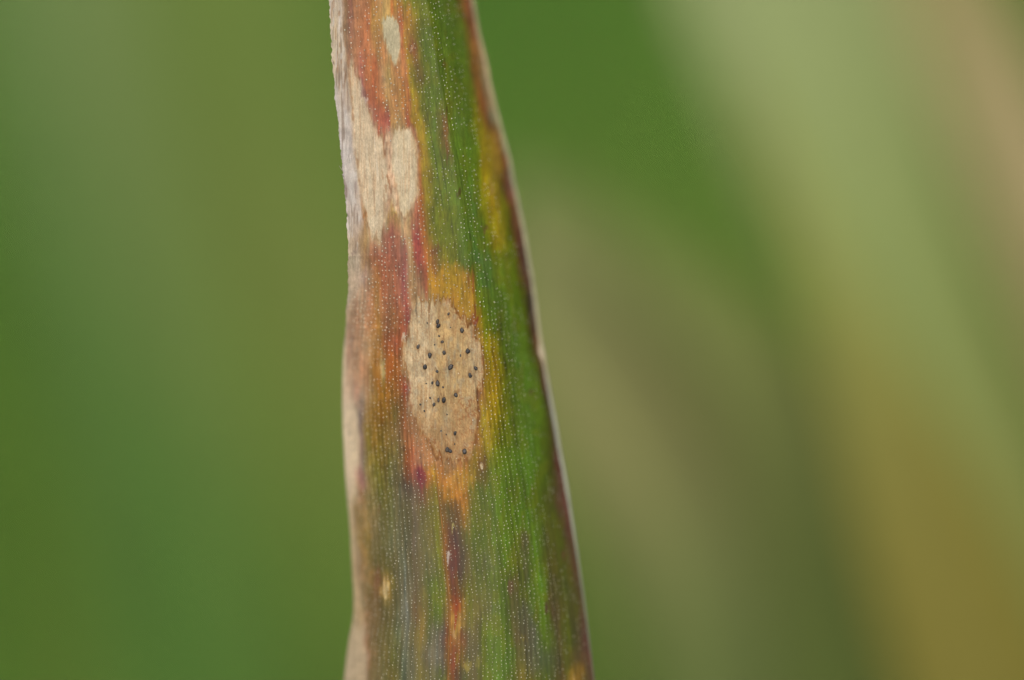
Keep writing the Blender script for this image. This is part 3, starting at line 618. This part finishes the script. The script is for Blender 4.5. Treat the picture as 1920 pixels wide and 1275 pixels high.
flk = smooth(0.2, 0.55, vnoise(Xp / 3.0, Yp / 9, 42)) * np.exp(-((Xw - np.interp(Yw, [255, 300, 350, 440], [722, 727, 732, 742])) / 8) ** 2) * smooth(245, 270, Yp) * smooth(450, 420, Yp)
C = mix(C, (150, 105, 70), flk * 0.65)
tanb = smooth(-0.3, 0.5, fib) * np.exp(-((Xw - np.interp(Yw, [430, 480, 545], [762, 769, 784])) / 7) ** 2) * smooth(425, 450, Yp) * smooth(560, 530, Yp)
C = mix(C, (184, 150, 106), tanb * 0.7)
grey = (C @ np.array((0.3, 0.59, 0.11)))[..., None]
C = C + 0.05 * (grey - C)
mott = 0.075 * vnoise(Xp / 7, Yp / 11, 73) + 0.06 * vnoise(Xp / 3, Yp / 5, 74) + 0.05 * vnoise(Xp / 18, Yp / 26, 75)
C = C * (1 + mott * (0.5 + 0.5 * live))[..., None]
ym = (smooth(0.1, 0.6, vnoise(Xp / 9, Yp / 22, 76)) * live * smooth(1.05, 1.25, C[..., 1] / np.maximum(C[..., 0], 1)))
C = mix(C, (122, 122, 34), ym * 0.35)
gd = np.clip(C[..., 1] - C[..., 0], 0, None)
C[..., 0] += 0.17 * gd * live
rg = smooth(0.9, 1.3, C[..., 0] / np.maximum(C[..., 1], 1))
sat = 1 - C.min(-1) / np.maximum(C.max(-1), 1)
C[..., 2] *= 1 - live * (0.20 - 0.18 * rg) * smooth(0.35, 0.6, sat)
C = C + (0.10 * rg * live)[..., None] * (C.mean(-1, keepdims=True) - C)
rd = np.clip(C[..., 0] - 1.35 * C[..., 1], 0, 60) / 60 * live
C[..., 0] *= 1 + 0.10 * rd
C[..., 1] *= 1 + 0.09 * rd
gm = smooth(1.05, 1.4, C[..., 1] / np.maximum(C[..., 0], 1)) * live
C = mix(C, (118, 130, 36), gm * 0.27)
low = smooth(890, 960, Yp) * live * np.clip(smooth(836, 815, Xw) + smooth(866, 885, Xw) * smooth(1000, 960, Xw), 0, 1) * smooth(1.15, 0.9, C[..., 1] / np.maximum(C[..., 0], 1))
low = low * smooth(150, 120, C @ np.array((0.3, 0.59, 0.11)))
C = mix(C, (120, 114, 66), low * 0.42)
lm = C @ np.array((0.3, 0.59, 0.11))
C = C + (0.42 * np.clip(92 - lm, 0, None) * smooth(860, 920, Yp) * live)[..., None]
C = C * (1 + 0.10 * smooth(0, 6, DRY) * smooth(540, 640, Yp))[..., None]  # lower dry margin painted lighter to offset the shade on its slope
LIN = lin(np.clip(C, 8, 245)) * 0.88

# vertex normals of the whole sheet
du = np.gradient(POS, axis=1)
dv = np.gradient(POS, rows, axis=0)
NRM = np.cross(dv, du)
NRM /= np.maximum(np.linalg.norm(NRM, axis=-1, keepdims=True), 1e-20)
if (NRM[NR // 2, NC // 2] @ FWD) > 0:
    NRM = -NRM

# ---------------------------------------------------------------- build the leaf, split by tissue
BASE = at(940, 8583, 0)
BASE[2] = 0.0
leaf = link("grass_leaf", None, label="sharply focused diseased grass leaf with tan lesion, orange stains and dry margin", category="leaf")
leaf.location = Vector(BASE)

Q = grid_quads(NR, NC)
def face_mean(a): return (a[:-1, :-1] + a[1:, :-1] + a[1:, 1:] + a[:-1, 1:]).reshape(-1) / 4
region = np.zeros(len(Q), int)
region[face_mean(DRY) > 0] = 1
region[face_mean(D_OVAL) < 0] = 2
region[(face_mean(D_LEFT) < 0) & (region == 0)] = 3
region[face_mean(D_MID) < 0] = 4
region[face_mean(D_BIG) < 0] = 5
FV, FC, FN = POS.reshape(-1, 3) - BASE, LIN.reshape(-1, 3), NRM.reshape(-1, 3)
e1, e2 = FV[Q[:, 1]] - FV[Q[:, 0]], FV[Q[:, 3]] - FV[Q[:, 0]]
flip = np.mean(np.einsum('ij,ij->i', np.cross(e1, e2), FN[Q[:, 0]])) < 0
def tissue(name, rid, mat, label=None):
    q = Q[region == rid]
    ids, inv = np.unique(q, return_inverse=True)
    q = inv.reshape(-1, 4)
    if flip:
        q = q[:, ::-1]
    o = link(name, make_mesh(name, FV[ids], q, FC[ids], FN[ids]), mat, leaf)
    if label:
        o["label"] = label
    return o
tissue("blade", 0, M_LEAF, "living blade surface, green on one side and stained orange and red on the other")
tissue("dry_margin", 1, M_DRY, "dead grey and cream margin of the leaf")
tissue("lesion", 2, M_DRY, "small pale oval lesion near the tip")
tissue("lesion", 3, M_DRY, "long tan lesion joined to the dry margin")
tissue("lesion", 4, M_DRY, "narrow pale lesion beside the yellow streak")
big_lesion = tissue("lesion", 5, M_DRY, "large tan lesion dotted with black specks")

# underside, closing the blade at both margins
ri = np.unique(np.concatenate([np.arange(0, NR, 5), [NR - 1]])); ci = np.unique(np.concatenate([np.arange(5, NC - 5, 13), [NC - 3]]))
UN = POS[np.ix_(ri, ci)] - NRM[np.ix_(ri, ci)] * (0.00016 * np.clip(np.minimum(u[ci] - u[5], u[NC - 3] - u[ci]) * 12, 0, 1) + 0.00006)[None, :, None]
uq = grid_quads(len(ri), len(ci))
under_c = np.broadcast_to(lin((96, 124, 62)), (len(ri) * len(ci), 3)) * (1 + 0.15 * vnoise(Xp[np.ix_(ri, ci)] / 12, Yp[np.ix_(ri, ci)] / 80, 50)).reshape(-1, 1)
link("underside", make_mesh("underside", (UN - BASE).reshape(-1, 3), uq if flip else uq[:, ::-1], under_c), M_LEAF, leaf)

def tube(path, rad, nrm, col, k=10):
    tan = np.gradient(path, axis=0)
    tan /= np.linalg.norm(tan, axis=1)[:, None]
    side = np.cross(tan, nrm); side /= np.linalg.norm(side, axis=1)[:, None]
    up = np.cross(side, tan)
    a = np.linspace(0, 2 * np.pi, k, endpoint=False)
    v = path[:, None] + rad[:, None, None] * (np.cos(a)[None, :, None] * side[:, None] + np.sin(a)[None, :, None] * up[:, None])
    n = len(path)
    i = np.arange(n - 1)[:, None] * k
    j = np.arange(k)[None, :]
    j2 = (j + 1) % k
    q = np.stack([i + j, i + j2, i + k + j2, i + k + j], -1).reshape(-1, 4)
    return v.reshape(-1, 3), q, np.repeat(col[:, None], k, 1).reshape(-1, 3)

# pale thickened right margin
sel = np.unique(np.concatenate([np.arange(0, 50, 1), np.arange(50, NR - 60, 3), np.arange(NR - 60, NR)]))
ry = rows[sel]
rr = rim(ry) * (1 + 0.10 * vnoise(ry / 40, ry * 0, 60) + 0.06 * vnoise(ry / 9, ry * 0, 61))
pth = at(right(ry) + rr * 0.45, ry, Dm[sel, -1] + 0.02)
cc = np.stack([np.interp(ry, [0, 60, 110, 230, 330, 500, 640, 660, 684, 720, 800, 950, 1100, 1275],
    v) for v in ([158, 152, 184, 166, 158, 166, 170, 214, 170, 156, 156, 150, 122, 110], [150, 148, 166, 164, 158, 166, 165, 200, 162, 158, 162, 160, 134, 112], [115, 108, 128, 122, 122, 134, 132, 170, 136, 138, 146, 140, 108, 86])], -1)
cc = cc * 0.93 * (1 + 0.08 * vnoise(ry / 16, ry * 0, 62))[:, None]
v, q, c = tube(pth - BASE, rr * PX, NRM[sel, -1], lin(cc))
link("leaf_edge", make_mesh("leaf_edge", v, q, c), M_EDGE, leaf, label="pale thickened edge of the leaf on its green side")

# a few loose fibres torn from the dead margin
for fy, fx, fl, fa in [(322, 641, 16, -0.5), (331, 642, 9, -0.2), (118, 623, 8, -0.6), (404, 650, 7, -0.4), (1160, 662, 10, -0.8)]:
    t = np.linspace(0, 1, 8)
    fp = at(fx + 3 - fl * t * math.cos(fa) * 0.7 + 2 * t * t, fy - fl * t * (0.7 - fa) * 0.6, np.interp(fy, rows, Dm[:, 0]) - 0.05 - 0.25 * t)
    v, q, c = tube(fp - BASE, PX * (0.9 - 0.6 * t), np.broadcast_to(-FWD, fp.shape), np.broadcast_to(lin((205, 196, 180)), fp.shape), 6)
    link("fibre", make_mesh("fibre", v, q, c), M_DRY, leaf)

# raised orange-brown vein through the lower part of the blade
jv = int(round(0.417 * (NC - 1)))
sel = np.where((rows > 868) & (rows < 3000))[0][::3]
fade = smooth(868, 960, rows[sel])
vp = POS[sel, jv] + NRM[sel, jv] * 0.000004
vr = PX * (0.4 + 1.0 * fade)
vc = lin(np.array((138, 100, 54.0)) * (1 + 0.15 * vnoise(rows[sel] / 30, rows[sel] * 0, 63))[:, None])
v, q, c = tube(vp - BASE, vr, NRM[sel, jv], vc, 8)
link("vein", make_mesh("vein", v, q, c), M_LEAF, leaf, label="thin raised orange brown vein")

# ---------------------------------------------------------------- prickle hairs in rows along the veins
def hairs():
    r = np.random.default_rng(7)
    I, J, S = [], [], []
    row0 = np.searchsorted(rows, -70)
    row1 = np.searchsorted(rows, 1345)
    for k in range(1, NRIB):
        y = -70 + r.uniform(0, 9)
        skip = r.random() < 0.08
        while y < 1340:
            sp = np.interp(y, [0, 700, 1000, 1275], [9.6, 8.2, 6.7, 6.7])
            y += sp * r.uniform(0.7, 1.3)
            i = min(max(np.searchsorted(rows, y), row0), row1)
            uu = k / NRIB + r.normal(0, 0.0024)
            j = int(round(uu * (NC - 1)))
            if j < 4 or j > NC - 6:
                continue
            p = 1.0 - 0.94 * dead[i, j]
            if DRY[i, j] > -6:
                p *= 0.12
            near = min(D_OVAL[i, j], D_LEFT[i, j], D_MID[i, j])
            p *= smooth(0, 9, near)
            if 250 < y < 440 and Xp[i, j] < 778:
                p *= 0.12
            p *= np.interp(y, [300, 900], [0.72, 0.95]) + 0.5 * vnoise(k / 2.0, y / 45, 70)
            if k % 3 == 0:
                p *= smooth(250, 800, y) * 0.9 + 0.1
            p *= 1 - 0.45 * smooth(0.80, 0.95, uu)
            if skip:
                p *= 0.35
            if r.random() > p:
                continue
            I.append(i); J.append(j)
            S.append(r.uniform(0.6, 1.35) * 0.88 * (1.02 if y < 800 else 0.92) * (1.35 if (y < 620 and uu < 0.45) else 1.12) * (0.85 if uu > .8 else 1))
    I, J, S = np.array(I), np.array(J), np.array(S)
    p, n, c = POS[I, J], NRM[I, J], LIN[I, J]
    up = np.broadcast_to(UP, p.shape)
    side = np.cross(up, n); side /= np.linalg.norm(side, axis=1)[:, None]
    up = np.cross(n, side)
    a = np.linspace(0, 2 * np.pi, 6, endpoint=False)
    rad = S * PX
    V = np.zeros((len(p), 13, 3))
    for m, (rf, hf, lean) in enumerate(((1.0, -0.25, 0), (0.80, 0.75, 0.15))):
        for t in range(6):
            V[:, m * 6 + t] = p + rad[:, None] * (side * np.cos(a[t]) * rf + up * (np.sin(a[t]) * rf * 1.2 + lean) + n * hf)
    V[:, 12] = p + rad[:, None] * (n * 1.3 + up * 0.5)
    T = []
    for t in range(6):
        t2 = (t + 1) % 6
        T += [(t, t2, 6 + t2), (t, 6 + t2, 6 + t), (6 + t, 6 + t2, 12)]
    T = np.array(T)
    F = (np.arange(len(p))[:, None, None] * 13 + T[None]).reshape(-1, 3)
    tip = lin((238, 236, 216))
    cl = 0.25 * c + 0.75 * tip * (0.35 + 0.65 * r.random((len(p), 1)) ** 0.7)
    cl = np.repeat(cl[:, None], 13, 1)
    cl[:, :6] = cl[:, :6] * 0.55 + c[:, None] * 0.45
    me = make_mesh("prickle_hairs", V.reshape(-1, 3) - BASE, F, cl.reshape(-1, 3), tris=True)
    link("prickle_hairs", me, M_HAIR, leaf, kind="stuff", label="tiny pale prickle hairs in rows along the veins")
    print("hairs", len(p))
hairs()

# ---------------------------------------------------------------- black fruiting bodies in the large lesion
def body_mesh(seed):
    r = np.random.default_rng(seed)
    k = 12
    prof = [(1.08, -0.45), (1.0, 0.05), (0.86, 0.38), (0.58, 0.62), (0.30, 0.70), (0.13, 0.62)]
    wob = 1 + 0.10 * np.sin(np.linspace(0, 2 * np.pi, k, endpoint=False) * 2 + r.uniform(0, 6)) + r.normal(0, 0.09, k)
    V = []
    for rr_, h in prof:
        for t in range(k):
            a = 2 * np.pi * t / k
            V.append((math.cos(a) * rr_ * wob[t], math.sin(a) * rr_ * wob[t], h + r.normal(0, 0.03)))
    V.append((0, 0, 0.5))
    F = []
    for m in range(len(prof) - 1):
        for t in range(k):
            t2 = (t + 1) % k
            F += [(m * k + t, m * k + t2, (m + 1) * k + t2), (m * k + t, (m + 1) * k + t2, (m + 1) * k + t)]
    for t in range(k):
        F.append(((len(prof) - 1) * k + t, (len(prof) - 1) * k + (t + 1) % k, len(V) - 1))
    pale = [(0.010, 0.010, 0.011), (0.045, 0.040, 0.036), (0.02, 0.02, 0.022), (0.05, 0.043, 0.036), (0.004, 0.004, 0.005), (0.06, 0.048, 0.036)][seed % 6]
    ring = [0.9, 0.25, 0.1, 0.5, 1.0, 1.0]
    cl = np.array([np.array(pale) * ring[m] * r.uniform(0.6, 1.3) for m in range(len(prof)) for t in range(k)] + [np.array(pale) * 0.4])
    me = make_mesh("fruiting_body", np.array(V), F, cl, tris=True)
    me.materials.append(M_BLACK)
    return me
variants = [body_mesh(s) for s in range(12)]
rb = np.random.default_rng(5)
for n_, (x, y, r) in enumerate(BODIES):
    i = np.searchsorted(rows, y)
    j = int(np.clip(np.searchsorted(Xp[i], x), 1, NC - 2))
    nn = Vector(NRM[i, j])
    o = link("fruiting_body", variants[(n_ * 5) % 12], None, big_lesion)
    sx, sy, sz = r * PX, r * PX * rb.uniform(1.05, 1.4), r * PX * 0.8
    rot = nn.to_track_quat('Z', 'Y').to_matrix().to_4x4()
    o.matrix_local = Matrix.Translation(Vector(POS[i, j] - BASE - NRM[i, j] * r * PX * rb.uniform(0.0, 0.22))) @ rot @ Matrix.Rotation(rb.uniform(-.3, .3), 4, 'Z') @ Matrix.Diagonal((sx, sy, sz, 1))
